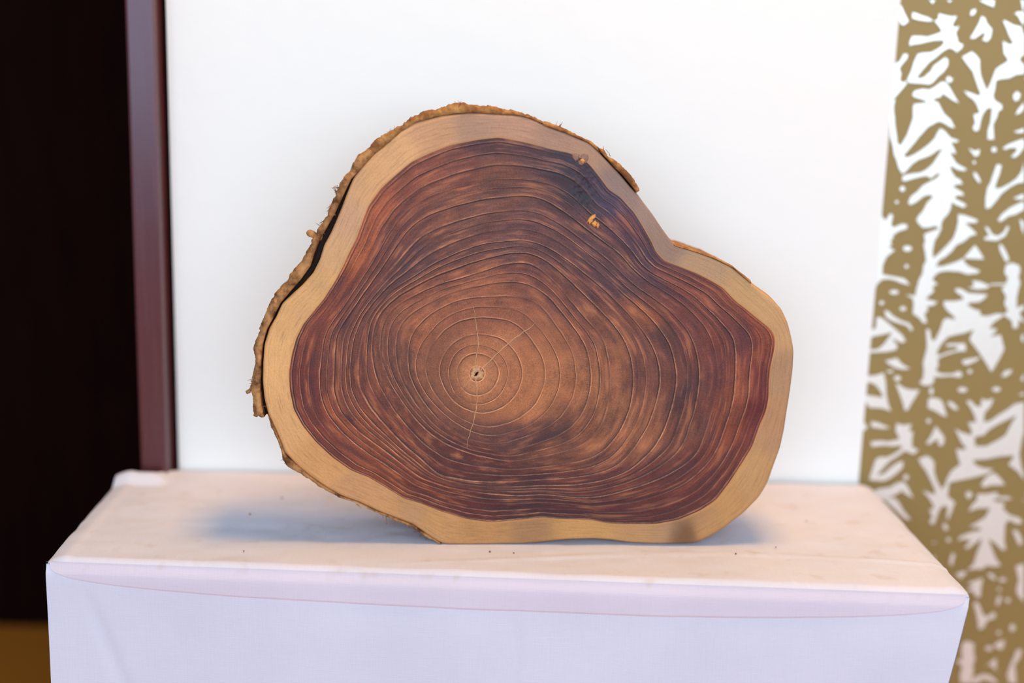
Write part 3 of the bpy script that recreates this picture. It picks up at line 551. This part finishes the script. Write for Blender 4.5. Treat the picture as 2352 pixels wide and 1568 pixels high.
C4 = [(1210,600),(1235,612),(1254,627),(1283,656),(1322,703),(1363,748),(1386,772),(1396,805),(1406,858),(1404,895),(1392,968),(1363,1017),(1314,1042),(1253,1054),(1193,1064),(1152,1062),(1091,1048),(1030,1025),(989,1001),(952,964),(924,928),(895,887),(879,850),(867,813),(867,772),(875,732),(895,708),(923,688),(970,662),(1012,646),(1050,637),(1114,618),(1162,602)]
C5 = [(1200,546),(1240,555),(1280,575),(1320,605),(1360,637),(1400,672),(1437,710),(1478,756),(1502,793),(1518,846),(1518,879),(1510,928),(1494,977),(1461,1030),(1429,1070),(1380,1091),(1300,1103),(1200,1109),(1132,1111),(1071,1107),(1009,1090),(973,1058),(928,1021),(887,977),(850,936),(826,895),(821,854),(822,834),(832,772),(842,732),(867,699),(900,662),(955,627),(993,599),(1050,573),(1114,551)]
C6 = [(1200,449),(1248,458),(1300,490),(1369,544),(1423,583),(1449,615),(1490,650),(1527,670),(1567,695),(1608,736),(1633,772),(1645,838),(1645,879),(1633,944),(1616,997),(1604,1042),(1567,1070),(1527,1093),(1465,1117),(1396,1138),(1335,1144),(1253,1134),(1193,1138),(1111,1132),(1030,1119),(969,1099),(920,1062),(875,1026),(826,989),(785,944),(769,895),(772,854),(775,772),(793,740),(818,703),(842,670),(880,620),(916,570),(935,541),(955,519),(993,497),(1050,477),(1114,460)]
PITH = np.array(loc(1095, 858))
NT_ = 1440
TH = np.linspace(0, 2*np.pi, NT_, endpoint=False)
def polar(P, sm):
    A = loc_arr(P)-PITH
    # densify along the outline, then read the radius at each angle
    B = np.concatenate([A, A[:1]]); D = []
    for i in range(len(A)):
        for k in np.linspace(0, 1, 24, endpoint=False): D.append(B[i]*(1-k)+B[i+1]*k)
    D = np.array(D); th = np.mod(np.arctan2(D[:, 1], D[:, 0]), 2*np.pi); r = np.hypot(D[:, 0], D[:, 1])
    o = np.argsort(th); th, r = th[o], r[o]
    th = np.concatenate([th-2*np.pi, th, th+2*np.pi]); r = np.tile(r, 3)
    R = np.interp(TH, th, r)
    k = np.exp(-0.5*(np.arange(-200, 201)/sm)**2); k /= k.sum()
    Rp = np.concatenate([R[-200:], R, R[:200]])
    return np.convolve(Rp, k, 'valid')
RC = [np.full(NT_, 1e-5)]+[polar(c, q) for c, q in ((C1, 55), (C2, 26), (C3, 20), (C4, 14), (C5, 11), (C6, 9))]+[polar(H_, 2.5)]
RS = polar(S_, 2.2)
for k in range(1, 8): RC[k] = np.maximum(RC[k], RC[k-1]+2*PX)
for k in range(6, 0, -1): RC[k] = np.minimum(RC[k], RC[k+1]-(10 if k == 6 else 5)*PX)
RS = np.maximum(RS, RC[7]+6*PX)
MEANW = [float(r.mean()/PX) for r in RC]+[float(RS.mean()/PX)]
RINGS = [0, 3, 6, 7, 10, 13, 17, 22]
CT, ST = np.cos(TH), np.sin(TH)

def ring_px(x, z):
    """ring coordinate (in photo pixels at mean growth) and angle of a point on the face"""
    dx, dz = x-PITH[0], z-PITH[1]; r = np.hypot(dx, dz); th = np.mod(np.arctan2(dz, dx), 2*np.pi)
    i = np.minimum((th/(2*np.pi)*NT_).astype(int), NT_-1)
    q = np.zeros_like(r)
    for k in range(8):
        a = RC[k][i]; b = RC[k+1][i] if k < 7 else RS[i]
        q += np.clip((r-a)/(b-a), 0, 1)*(MEANW[k+1]-MEANW[k])
    return q, th
def rgb_rings(ctrl, x, z, p=4.0, squeeze=0.42):
    x = x.ravel(); z = z.ravel()
    P = loc_arr([c[:2] for c in ctrl]); C = np.array([lin(c[2]) for c in ctrl])
    q, th = ring_px(x, z); q = q+26*vnoise(x*55, z*55, 91)+14*vnoise(x*140, z*140, 92)
    th = th+0.10*vnoise(x*60+7, z*60, 93)
    cq, ct = ring_px(P[:, 0], P[:, 1])
    num = np.zeros((x.size, 3)); den = np.zeros(x.size)
    for a, t, c in zip(cq, ct, C):
        dt = np.abs(np.mod(th-t+np.pi, 2*np.pi)-np.pi)
        w = 1.0/((q-a)**2+(squeeze*dt)**2*np.maximum(q*a, 400.0)+170.0)**(p/2)
        num += w[:, None]*c; den += w
    return num/den[:, None]
def rgb_field(ctrl, x, z, p=4.2):
    """natural colour of the wood, interpolated between sampled spots"""
    P = loc_arr([c[:2] for c in ctrl]); C = np.array([lin(c[2]) for c in ctrl])
    num = np.zeros((x.size, 3)); den = np.zeros(x.size)
    for q, c in zip(P, C):
        w = 1.0/((((x.ravel()-q[0])**2+(z.ravel()-q[1])**2)/(PX*PX)+300.0)**(p/2))
        num += w[:, None]*c; den += w
    return num/den[:, None]
HC = [(1095,858,(185,130,90)),(1160,800,(168,112,78)),(1230,900,(168,112,75)),(1330,860,(155,102,70)),(1000,850,(130,85,65)),(930,830,(105,68,58)),(960,760,(150,95,68)),(1100,720,(140,88,66)),(1100,650,(152,96,70)),(1000,640,(135,82,63)),(1200,620,(115,70,62)),(1300,690,(120,75,64)),(1330,760,(135,85,66)),(1420,830,(150,98,70)),(1400,960,(150,100,72)),(1270,1005,(78,52,54)),(1180,1000,(100,65,60)),(1330,1010,(130,82,62)),(1100,1050,(105,62,58)),(1200,1100,(98,58,58)),(1200,1170,(85,45,50)),(1050,1170,(110,55,50)),(950,1120,(135,75,52)),(870,1110,(150,85,50)),(850,1000,(140,80,58)),(780,960,(150,85,60)),(720,940,(120,60,52)),(690,860,(112,55,50)),(760,860,(120,68,58)),(780,790,(125,75,62)),(820,700,(112,66,60)),(720,760,(132,70,55)),(770,690,(132,68,53)),(830,560,(168,95,58)),(860,500,(158,86,58)),(900,560,(112,66,60)),(940,620,(95,62,64)),(960,430,(140,80,63)),(1050,390,(122,72,62)),(1130,400,(132,82,64)),(1130,340,(85,55,60)),(1230,360,(90,60,66)),(1000,480,(130,82,67)),(1100,470,(120,78,67)),(1200,430,(115,75,67)),(1250,500,(110,72,70)),(1100,560,(112,73,68)),(1200,560,(105,70,70)),(1320,400,(72,60,74)),(1345,440,(44,44,58)),(1335,415,(58,55,72)),(1352,460,(42,46,56)),(1375,430,(66,58,84)),(1330,390,(66,56,74)),(1405,468,(80,70,102)),(1412,438,(80,66,92)),(1390,460,(76,64,92)),(1385,405,(74,62,86)),(1370,505,(100,65,70)),(1430,500,(120,70,68)),(1460,570,(80,58,76)),(1400,600,(100,68,70)),(1500,640,(80,58,72)),(1430,650,(85,62,72)),(1560,660,(125,68,58)),(1630,690,(130,72,58)),(1600,740,(115,65,60)),(1500,720,(150,90,62)),(1530,760,(90,60,60)),(1560,850,(115,70,60)),(1480,850,(115,72,64)),(1580,900,(82,54,60)),(1650,800,(115,62,58)),(1700,760,(105,58,62)),(1755,770,(150,80,58)),(1740,850,(115,50,48)),(1700,900,(140,78,55)),(1730,950,(110,42,45)),(1680,1000,(140,75,55)),(1640,1100,(115,65,58)),(1550,1100,(110,62,58)),(1450,1100,(112,65,60)),(1560,1000,(120,75,62)),(1480,980,(150,98,72)),(1330,1110,(118,70,63)),(1400,1170,(95,50,52)),(1540,1170,(105,55,52)),(1300,1170,(85,48,53))]  # bluish spots by the knot and upper right hold partly reflected sheen
SC = [(700,700,(215,170,112)),(640,850,(222,176,116)),(640,960,(215,168,112)),(740,1080,(205,155,98)),(800,1130,(195,148,100)),(980,1200,(190,143,90)),(1130,1225,(180,133,82)),(1210,1225,(160,120,80)),(1330,1215,(190,145,88)),(1500,1225,(180,138,92)),(1575,1228,(120,85,55)),(1620,1215,(180,135,85)),(1680,1160,(185,140,88)),(1720,1100,(190,148,97)),(1780,960,(180,138,98)),(1795,850,(175,138,102)),(1800,760,(195,155,108)),(1730,690,(195,158,108)),(1600,610,(180,148,112)),(1530,575,(150,125,108)),(1480,490,(155,130,117)),(1420,420,(150,125,113)),(1360,350,(175,140,113)),(1280,310,(170,135,113)),(1180,280,(185,145,118)),(1090,290,(175,140,113)),(1000,310,(200,155,113)),(920,370,(215,170,118)),(860,420,(210,165,113)),(810,510,(200,160,122)),(780,590,(205,165,118)),(740,650,(215,170,108))]
HC = [(x, y, tuple(v*(0.90, 0.83, 0.86)[i] for i, v in enumerate(c)) if y > 1040 else c) for x, y, c in HC]
TGAIN = 0.98
THICK = 0.060

def heartwood():
    per = 56
    ts = np.concatenate([np.linspace(k, k+1, per, endpoint=False) for k in range(7)]+[[7.0]])
    ts = ts[1:]; ts = np.concatenate([[0.004], ts])
    n = len(ts)
    Rk = np.array(RC)                                       # 8, NT
    k0 = np.minimum(ts.astype(int), 6); f = (ts-k0)[:, None]
    R = Rk[k0]*(1-f)+Rk[k0+1]*f
    ring = np.array(RINGS, float)
    ph = (ring[k0]*(1-(ts-k0))+ring[k0+1]*(ts-k0))[:, None]+np.zeros_like(R)
    w = (Rk[k0+1]-Rk[k0])/(ring[k0+1]-ring[k0])[:, None]/PX       # photo pixels between rings
    # rings wander a little and are not evenly spaced
    fade = 0.75*np.clip((ph-1)/8.0, 0, 1)*np.clip((22-ph)/1.5, 0, 1)
    A8 = np.repeat((TH/(2*np.pi))[None, :], n, 0)
    wob = 0.9*vnoise(A8*6, ph*0.35, 5, px=6)+0.16*vnoise(A8*26, ph*0.6, 6, px=26)+0.05*vnoise(A8*110, ph*1.2, 7, px=110)
    ph2 = ph+wob*fade+0.16*np.sin(ph*2.1)+0.1
    d = (np.mod(ph2+0.5, 1)-0.5)*w
    lwt = 0.55+0.9*vnoise(A8*7, np.floor(ph2+.5)*1.7, 8, px=7)+0.5*vnoise(A8*40, np.floor(ph2+.5)*3.3, 9, px=40)
    lwt = np.clip(0.42+1.5*(lwt-0.40), 0.0, 1.0)
    lwt *= np.clip((w-3)/6, 0.35, 1.0)
    x = PITH[0]+R*CT; z = PITH[1]+R*ST
    # low step at each ring, the slightly sunken heart and the bumpy knot
    y = 0.00020*np.exp(-((d+1.6)/1.4)**2)*lwt - 0.00014*np.exp(-((d-1.0)/1.3)**2)*lwt
    y += -0.00012*np.clip(1-np.abs(d)/9, 0, 1)*(d > 0) + 0.0007*vnoise(x*60, z*60, 10)
    kx, kz = loc(1345, 430)
    kd = np.exp(-(((x-kx)/(28*PX))**2+((z-kz)/(50*PX))**2))
    y += kd*(0.0012+0.0012*vnoise(x*500, z*500, 12))
    V = np.stack([x, y, z], -1)
    # closing point at the pith
    me = raw_mesh('heartwood', V.reshape(-1, 3), grid_quads(n, NT_, wrap=True, flip=False))
    attr_f(me, 'phase', ph2); attr_f(me, 'ring_distance', d); attr_f(me, 'line_weight', lwt*(1-0.8*kd))
    tx, tz = loc(1352, 868); attr_f(me, 'ticks', np.exp(-((x-tx)/(15*PX))**2-((z-tz)/(62*PX))**2))
    attr_f(me, 'angle', np.repeat(((np.abs(TH/np.pi-1))*3.14159)[None, :]*1.0, n, 0))
    # dark blotches, orange glow along the rim: wood colour, plus painted bluish sheen
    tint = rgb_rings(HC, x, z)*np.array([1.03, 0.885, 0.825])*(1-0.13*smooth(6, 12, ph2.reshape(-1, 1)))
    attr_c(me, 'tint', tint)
    o = link('heartwood', me, HEART, slab); o['label'] = 'purple brown heartwood with growth rings'
    return o
heart = heartwood()

def sapwood():
    ks = np.linspace(0, 1, 26)[:, None]
    R = RC[7]*(1-ks)+RS*ks
    x = PITH[0]+R*CT; z = PITH[1]+R*ST
    y = 0.0005*vnoise(x*70, z*70, 15)-0.0
    y = y+0.0016*smooth(0.93, 1.0, ks)
    y[0] += 0.00015
    rows = [np.stack([x, y, z], -1)]
    # the outside of the slice, front to back, a little uneven
    nb = 22
    A8 = np.repeat((TH/(2*np.pi))[None, :], nb, 0)
    dep = np.linspace(0.003, THICK, nb)[:, None]
    Rb = RS[None, :]+PX*(1.5+5*vnoise(A8*90, dep*120, 16, px=90)+8*vnoise(A8*25, dep*30, 17, px=25))*smooth(0.002, .012, dep)-0.004*smooth(.5*THICK, THICK, dep)
    rows.append(np.stack([PITH[0]+Rb*CT, dep+np.zeros_like(Rb), PITH[1]+Rb*ST], -1))
    # back face
    kb = np.linspace(1, 0.002, 14)[:, None]
    rows.append(np.stack([PITH[0]+Rb[-1]*kb*CT, np.full((14, NT_), THICK+0.0004), PITH[1]+Rb[-1]*kb*ST], -1))
    A = np.concatenate(rows)
    me = raw_mesh('sapwood', A.reshape(-1, 3), grid_quads(A.shape[0], NT_, wrap=True, flip=False), zmin=ZMIN)
    ph = np.concatenate([np.repeat(ks, NT_, 1), np.full((A.shape[0]-26, NT_), 1.0)])
    attr_f(me, 'phase', ph); attr_f(me, 'angle', np.repeat((np.abs(TH/np.pi-1)*3.14159*4)[None, :], A.shape[0], 0))
    t = rgb_field(SC, A[..., 0], A[..., 2]).reshape(A.shape[0], NT_, 3)*np.array([0.97, 0.865, 0.84])
    t[26:] *= np.array([0.85, 0.72, 0.55])
    attr_c(me, 'tint', t.reshape(-1, 3))
    o = link('sapwood', me, SAP, slab); o['label'] = 'pale tan sapwood band around the heartwood'
sapwood()

def resample(P, n):
    P = np.asarray(P, float); s = np.concatenate([[0], np.cumsum(np.hypot(*np.diff(P, axis=0).T))]); t = np.linspace(0, s[-1], n)
    return np.stack([np.interp(t, s, P[:, 0]), np.interp(t, s, P[:, 1])], -1)
def bark_strip(name, outer, inner, mat, seed, front=0.0005, rough=3.0, depth=THICK*0.9, label=None, n=260, wavy=1.0):
    """a ribbon of bark between two outlines, going back along the side of the slice"""
    O = loc_arr(resample(outer, n)); I = loc_arr(resample(inner, n))
    u = np.linspace(0, 1, n)
    taper = np.clip(np.sin(np.pi*u)*8, 0, 1)
    N = O-I; L = np.linalg.norm(N, axis=1, keepdims=True)+1e-6; N = N/L
    q = np.arange(n)*0.9
    rag = PX*rough*(vnoise(q*0.09, q*0, seed)*2+vnoise(q*0.31, q*0, seed+1)*1.2+vnoise(q*.9, q*0, seed+2)*.5)*taper
    O = O+N*rag[:, None]
    ks = np.linspace(0, 1, 7); ds = np.array([0.0, 0.002, 0.005, 0.010, 0.018, 0.028, 0.04, depth])
    rows = []
    for d in ds[::-1][:-1]:
        jit = PX*rough*.5*vnoise(q*.5, q*0+d*400, seed+3)
        rows.append(np.stack([(I+N*jit[:, None]*.3)[:, 0], np.full(n, d+front), (I+N*jit[:, None]*.3)[:, 1]], -1))
    for k in ks:
        p = I*(1-k)+O*k
        y = front-0.0016*np.sin(np.pi*k)*wavy+0.0010*vnoise(q*.16, q*0+k*3, seed+5)+0.0005*vnoise(q*.6, q*0+k*7, seed+6)+0.003*k*k
        rows.append(np.stack([p[:, 0], y, p[:, 1]], -1))
    for d in ds[1:]:
        jit = PX*rough*1.6*(vnoise(q*.12, q*0+d*200, seed+7)+.6*vnoise(q*.5, q*0+d*500, seed+8))
        p = O+N*jit[:, None]*taper[:, None]
        rows.append(np.stack([p[:, 0], np.full(n, d+front+.003), p[:, 1]], -1))
    A = np.array(rows)
    m = A.shape[0]
    Q = grid_quads(m, n, flip=True)
    me = raw_mesh(name, A.reshape(-1, 3), Q, zmin=ZMIN)
    bm = bmesh.new(); bm.from_mesh(me); bmesh.ops.holes_fill(bm, edges=[e for e in bm.edges if e.is_boundary], sides=0)
    bmesh.ops.recalc_face_normals(bm, faces=bm.faces[:]); bm.to_mesh(me); bm.free()
    o = link(name, me, mat, slab)
    if label: o['label'] = label
    return o
bark_strip('bark', [(845,340),(821,359),(801,398),(782,423),(768,442),(763,465),(757,484),(744,509),(731,525),(726,540),(714,556),(709,570),(693,595),(674,624),(652,653),(629,678),(613,707),(601,740),(591,772),(583,793),(585,821),(581,846),(579,879),(572,899),(578,915),(582,952),(596,960)],
           [(862,351),(838,378),(806,412),(790,445),(768,492),(750,524),(733,552),(719,590),(712,612),(690,643),(668,668),(643,698),(628,728),(612,758),(602,793),(599,834),(598,870),(597,900),(600,930),(604,950),(608,957)], BARK, 40, label='loose fibrous bark lifting away along the left edge')
bark_strip('bark_gap_shade', [(850,350),(822,378),(796,410),(780,445),(760,485),(742,520),(722,552),(712,590),(703,612),(683,643),(660,668),(635,698),(620,728),(606,758),(597,793),(594,834),(594,870),(593,900),(597,930),(601,950),(604,957)],
           [(868,351),(845,382),(818,412),(802,445),(780,492),(762,532),(746,562),(735,595),(722,622),(698,653),(672,678),(652,700),(638,728),(624,758),(612,793),(609,834),(608,874),(612,915),(618,945),(620,952),(620,958)], m_plain('gap_shade_dark', (0.018, 0.008, 0.004), .9, .4), 45, front=.009, rough=1, depth=.03, label='dark backing strip painted as shade between the loose bark and the sapwood')  # near-black backing: the shade of the gap is put into its colour
bark_strip('bark', [(845,342),(870,318),(890,303),(910,292),(940,275),(970,260),(1010,248),(1040,240),(1060,237),(1082,241),(1120,243),(1150,249),(1180,253),(1215,266),(1245,277)],
           [(862,352),(891,329),(923,300),(955,282),(1000,268),(1050,260),(1082,259),(1110,260),(1146,262),(1180,264),(1215,271),(1245,284)], BARKTOP, 60, label='golden brown crumbly bark along the top edge', wavy=.6)
bark_strip('bark', [(1246,279),(1262,281),(1280,288),(1300,296),(1330,312),(1358,325),(1376,338)], [(1246,286),(1257,291),(1296,304),(1328,318),(1352,328),(1376,349)], BARKTOP, 70, rough=1.5, n=90, label='thin yellowish bark remnant on the upper right edge')
bark_strip('bark', [(1374,338),(1388,343),(1396,358),(1408,365),(1425,376),(1440,392),(1455,409),(1468,430),(1471,438),(1462,442)],
           [(1378,347),(1386,356),(1398,369),(1412,385),(1428,400),(1440,414),(1450,426),(1458,436),(1461,442)], BARKTOP, 80, rough=1.2, n=120, front=-0.002, label='lifted bark flake on the upper right edge')
bark_strip('bark', [(1548,560),(1570,566),(1600,575),(1640,589),(1685,612),(1725,643)], [(1548,565),(1570,571),(1600,580),(1640,594),(1685,616),(1725,652)], BARKTOP, 90, rough=1.0, n=120, label='thin yellowish bark on the right shoulder')
bark_strip('bark', [(612,950),(622,985),(638,1015),(645,1040),(648,1062),(660,1075),(690,1093),(730,1118),(770,1140),(830,1165),(890,1190),(940,1212),(985,1240),(1015,1254)],
           [(616,950),(632,985),(644,1013),(653,1038),(664,1054),(680,1067),(711,1093),(752,1121),(785,1140),(826,1155),(867,1174),(907,1189),(948,1205),(981,1228),(1012,1247)], BARK, 100, rough=2.2, n=240, front=.001, label='thin rough bark along the lower left edge')

def tube(bm, pts, r0, r1, seg=5):
    rings = []
    for i, p in enumerate(pts):
        p = Vector(p); t = (Vector(pts[min(i+1, len(pts)-1)])-Vector(pts[max(i-1, 0)])).normalized()
        a = t.orthogonal().normalized(); b = t.cross(a); r = r0[i] if isinstance(r0, list) else r0+(r1-r0)*i/(len(pts)-1)
        rings.append([bm.verts.new(p+a*r*math.cos(2*math.pi*k/seg)+b*r*math.sin(2*math.pi*k/seg)) for k in range(seg)])
    for i in range(len(rings)-1):
        for k in range(seg): bm.faces.new((rings[i][k], rings[i][(k+1) % seg], rings[i+1][(k+1) % seg], rings[i+1][k]))
    bm.faces.new(rings[0][::-1]); bm.faces.new(rings[-1])
def bm_obj(name, bm, mat, parent):
    bmesh.ops.recalc_face_normals(bm, faces=bm.faces[:])
    me = bpy.data.meshes.new(name); bm.to_mesh(me); bm.free()
    me.polygons.foreach_set('use_smooth', [True]*len(me.polygons))
    return link(name, me, mat, parent)
# ragged bits of fibre on the bark
def fibres():
    bm = bmesh.new()
    spots = [((757,484),(-1,.2),26),((731,525),(-1,.3),20),((768,442),(-1,.1),14),((579,885),(-1,-.4),22),((585,940),(-1,-.5),18),((650,1060),(-1,-.6),12),((900,300),(-.5,1),10),((1060,238),(0,1),10),((1285,288),(.3,1),9),((1385,345),(.4,1),6),((950,1215),(-.2,-1),12),((890,1190),(0,-1),10),((840,1166),(0,-1),8),((1230,1247),(0,-1),5)]
    for (px, py), d, n in spots:
        for i in range(n*2//3):
            x, z = loc(px+random.uniform(-14, 14)*abs(d[1])+random.uniform(-5, 8)*abs(d[0]), py+random.uniform(-10, 10)*abs(d[0])+random.uniform(-4, 5)*abs(d[1]))
            y = random.uniform(.001, .03); L = random.uniform(2, 8)*PX
            a = math.atan2(d[1], d[0])+random.gauss(0, .6)
            e = (x+math.cos(a)*L, y+random.uniform(-.002, .002), z+math.sin(a)*L)
            s = (x-math.cos(a)*11*PX, y, z-math.sin(a)*11*PX)
            mid = ((s[0]+e[0])/2+random.gauss(0, 1.2)*PX, y, (s[2]+e[2])/2+random.gauss(0, 1.2)*PX)
            if min(s[2], mid[2], e[2]) < .003: continue
            tube(bm, [s, mid, e], random.uniform(.9, 2.2)*PX, .4*PX, 4)
    o = bm_obj('bark_fibres', bm, BARK, slab); o['kind'] = 'stuff'
fibres()
def twig(pts, r0, r1, label, y=.012, mat=BARK):
    bm = bmesh.new(); tube(bm, [(*loc(*p)[:1], y, loc(*p)[1]) for p in pts], [q*PX for q in r0] if isinstance(r0, list) else r0*PX, r1*PX, 9)
    o = bm_obj('bark_splinter', bm, mat, slab); o['label'] = label
twig([(738,549),(722,543),(713,539),(707,536.5),(703.5,535),(702,534)], [7, 7, 8.5, 8, 5.5, 2], 0, 'stub of bark sticking out on the upper left', .008)
twig([(584,884),(576,894),(568,904),(562,907)], 7, 4, 'ragged bark splinter sticking out on the left', .008)
twig([(590,930),(588,950),(584,960)], 8, 5, 'dark hanging bark splinter at lower left', .006)
twig([(885,1183),(887,1195),(888,1208)], 1.2, .7, 'thin fibre hanging below the lower left edge', .004)
twig([(1818,812),(1824,816),(1829,817)], 4, 2.5, 'tiny dark stub on the right edge', .02, DARK)

# pale radial checks that run out from the pith
CHECK = m_plain('pale_check_line', (0.52, 0.30, 0.16), .6, .3)
def check(pts, w):
    P = loc_arr(resample(pts, 40)); n = 40; q = np.arange(n)
    T = np.gradient(P, axis=0); T /= np.linalg.norm(T, axis=1, keepdims=True); N = np.stack([-T[:, 1], T[:, 0]], -1)
    P = P+N*(PX*2.6*vnoise(q*.35, q*0, int(w*100)))[:, None]
    ww = PX*w*np.linspace(1, .35, n)*(0.7+.8*(vnoise(q*.6, q*0, 77)+.5))
    rows = []
    for k, h in ((-1, .0004), (-.4, -.0006), (.4, -.0006), (1, .0004)):
        p = P+N*(ww*k)[:, None]; rows.append(np.stack([p[:, 0], np.full(n, h), p[:, 1]], -1))
    me = raw_mesh('radial_check', np.array(rows), grid_quads(4, n))
    o = link('radial_check', me, CHECK, heart)
check([(1094,848),(1092,825),(1098,800),(1099,785),(1095,750),(1091,725),(1087,703)], 1.5)
check([(1105,848),(1122,832),(1142,812),(1165,791),(1195,768),(1215,754),(1229,742)], 1.5)
check([(1093,870),(1095,890),(1096,915),(1093,940),(1088,965),(1080,990),(1076,1005),(1072,1028)], 1.5)
check([(1085,868),(1072,880),(1062,893)], 1.0)
# the pith: a small split knob at the heart
PITHM = m_plain('pale_pith', (0.58, 0.31, 0.155), .65, .35)
def pith():
    bm = bmesh.new(); n = 28
    for k, (r, y) in enumerate(((15, .0003), (11, -.0006), (7, -.0004), (4, .0012))):
        pass
    rings = []
    prof = ((18, .0006), (15, -.00002), (10, -.00025), (6, -.0002), (2.5, .0002))
    for r, y in prof:
        rings.append([bm.verts.new((PITH[0]+PX*r*(1+.28*math.sin(3*a+r)+.12*math.sin(7*a))*math.cos(a), y, PITH[1]+PX*r*(1+.28*math.sin(3*a+r)+.12*math.sin(7*a))*math.sin(a))) for a in np.linspace(0, 2*math.pi, n, endpoint=False)])
    for i in range(len(rings)-1):
        for k in range(n): bm.faces.new((rings[i][k], rings[i][(k+1) % n], rings[i+1][(k+1) % n], rings[i+1][k]))
    bm.faces.new(rings[-1])
    o = bm_obj('pith', bm, PITHM, heart); o['label'] = 'pale split pith at the centre of the rings'
    bm = bmesh.new()
    c = [loc(1089, 863), loc(1095, 861), loc(1099, 853), loc(1094, 855)]
    top = [bm.verts.new((x, -.0012, z)) for x, z in c]; bt = [bm.verts.new((x, .0005, z)) for x, z in c]
    bm.faces.new(top); bm.faces.new(bt[::-1])
    for i in range(4): bm.faces.new((top[i], top[(i+1) % 4], bt[(i+1) % 4], bt[i]))
    o = bm_obj('pith_hole_shade', bm, DARK, heart); o['label'] = 'tiny dark chip painted as the shade of a hole in the pith'  # solid dark chip whose colour stands for the shade inside a hole
pith()
# orange torn wood near the knot
ORANGE = m_plain('torn_orange_wood', (0.68, 0.30, 0.07), .6, .45)
def chips(name, cells, mat, label, lift):
    bm = bmesh.new()
    for poly in cells:
        c = loc_arr(poly); cx = c.mean(0)
        base = [bm.verts.new((x, .0006, z)) for x, z in c]
        top = [bm.verts.new((cx[0]+(x-cx[0])*.7+random.gauss(0, .6)*PX, -lift*random.uniform(.4, 1.2), cx[1]+(z-cx[1])*.7+random.gauss(0, .6)*PX)) for x, z in c]
        ap = bm.verts.new((cx[0]+random.gauss(0, 1.5)*PX, -lift*1.2, cx[1]+random.gauss(0, 1.5)*PX))
        n = len(c)
        for i in range(n):
            bm.faces.new((base[i], base[(i+1) % n], top[(i+1) % n], top[i])); bm.faces.new((top[i], top[(i+1) % n], ap))
    o = bm_obj(name, bm, mat, heart); o['label'] = label
    o.data.polygons.foreach_set('use_smooth', [False]*len(o.data.polygons))
chips('torn_wood', [[(1345,513),(1352,500),(1360,493),(1369,488),(1370,498),(1362,505),(1355,511)], [(1356,513),(1366,505),(1372,508),(1368,516),(1374,520),(1364,522)], [(1350,508),(1358,500),(1363,507),(1354,516)], [(1368,518),(1374,508),(1378,516),(1373,527)]], ORANGE, 'bright orange torn fibres below the knot', .0014)
KNOT = m_plain('reddish_knot', (0.26, 0.13, 0.085), .55, .35)
chips('knot', [[(1312,353),(1322,350),(1333,354),(1330,368),(1322,372),(1314,364)], [(1331,355),(1342,350),(1352,354),(1353,366),(1346,377),(1334,372)], [(1326,368),(1336,366),(1344,376),(1336,381),(1328,378)]], KNOT, 'small reddish tan knot at the upper edge of the heartwood', .0007)
chips('knot', [[(1332,366),(1338,362),(1345,370),(1341,376),(1333,374)]], ORANGE, 'orange centre of the small knot', .0016)

# ------------------------------------------------------------------ crumbs on the cloth
CRUMB = m_plain('brown_crumb', (0.20, 0.09, 0.05), .8, .4)
def crumb_mesh():
    bm = bmesh.new(); bmesh.ops.create_icosphere(bm, subdivisions=2, radius=1)
    for v in bm.verts: v.co = Vector((v.co.x*1.5, v.co.y*.8, v.co.z*.55))*(1+random.uniform(-.25, .25))
    me = bpy.data.meshes.new('wood_crumb'); bm.to_mesh(me); bm.free(); me.materials.append(CRUMB); return me
CM = crumb_mesh()
CRUMBS = [(1125,1266,4.2,'larger of two brown crumbs in front of the slab, below its lowest point'),(1180,1269,3,'smaller brown crumb right of the larger one in front of the slab'),
 (1690,1271,4,'brown crumb on the cloth in front of the right foot of the slab'),(1782,1256,3.4,'small crumb on the peach cloth right of the slab, nearer the front edge'),
 (1852,1196,3,'faint crumb on the cloth right of the slab, towards the wall'),(574,1180,4.5,'reddish crumb on the left part of the cloth top'),
 (647,1143,4,'dark crumb on the cloth nearest the wall, left of the slab'),(560,1265,3,'small crumb near the front edge at the left of the cloth top'),
 (952,1221,2.4,'leftmost of three specks in the blue shadow under the slab'),(965,1230,2.8,'middle one of three specks in the blue shadow under the slab'),
 (978,1238,2.4,'rightmost of three specks in the blue shadow under the slab')]
for px, py, r, lab in CRUMBS:
    o = bpy.data.objects.new('wood_crumb', CM); col.objects.link(o)
    p = on_plane(px, py, 2, 0.0008); k = r*3.1e-4*.62
    o.location = p; o.scale = (k, k, k); o.rotation_euler = (0, 0, random.uniform(0, 6.28))
    tag(o, lab, 'crumb', 'wood crumbs on the cloth')
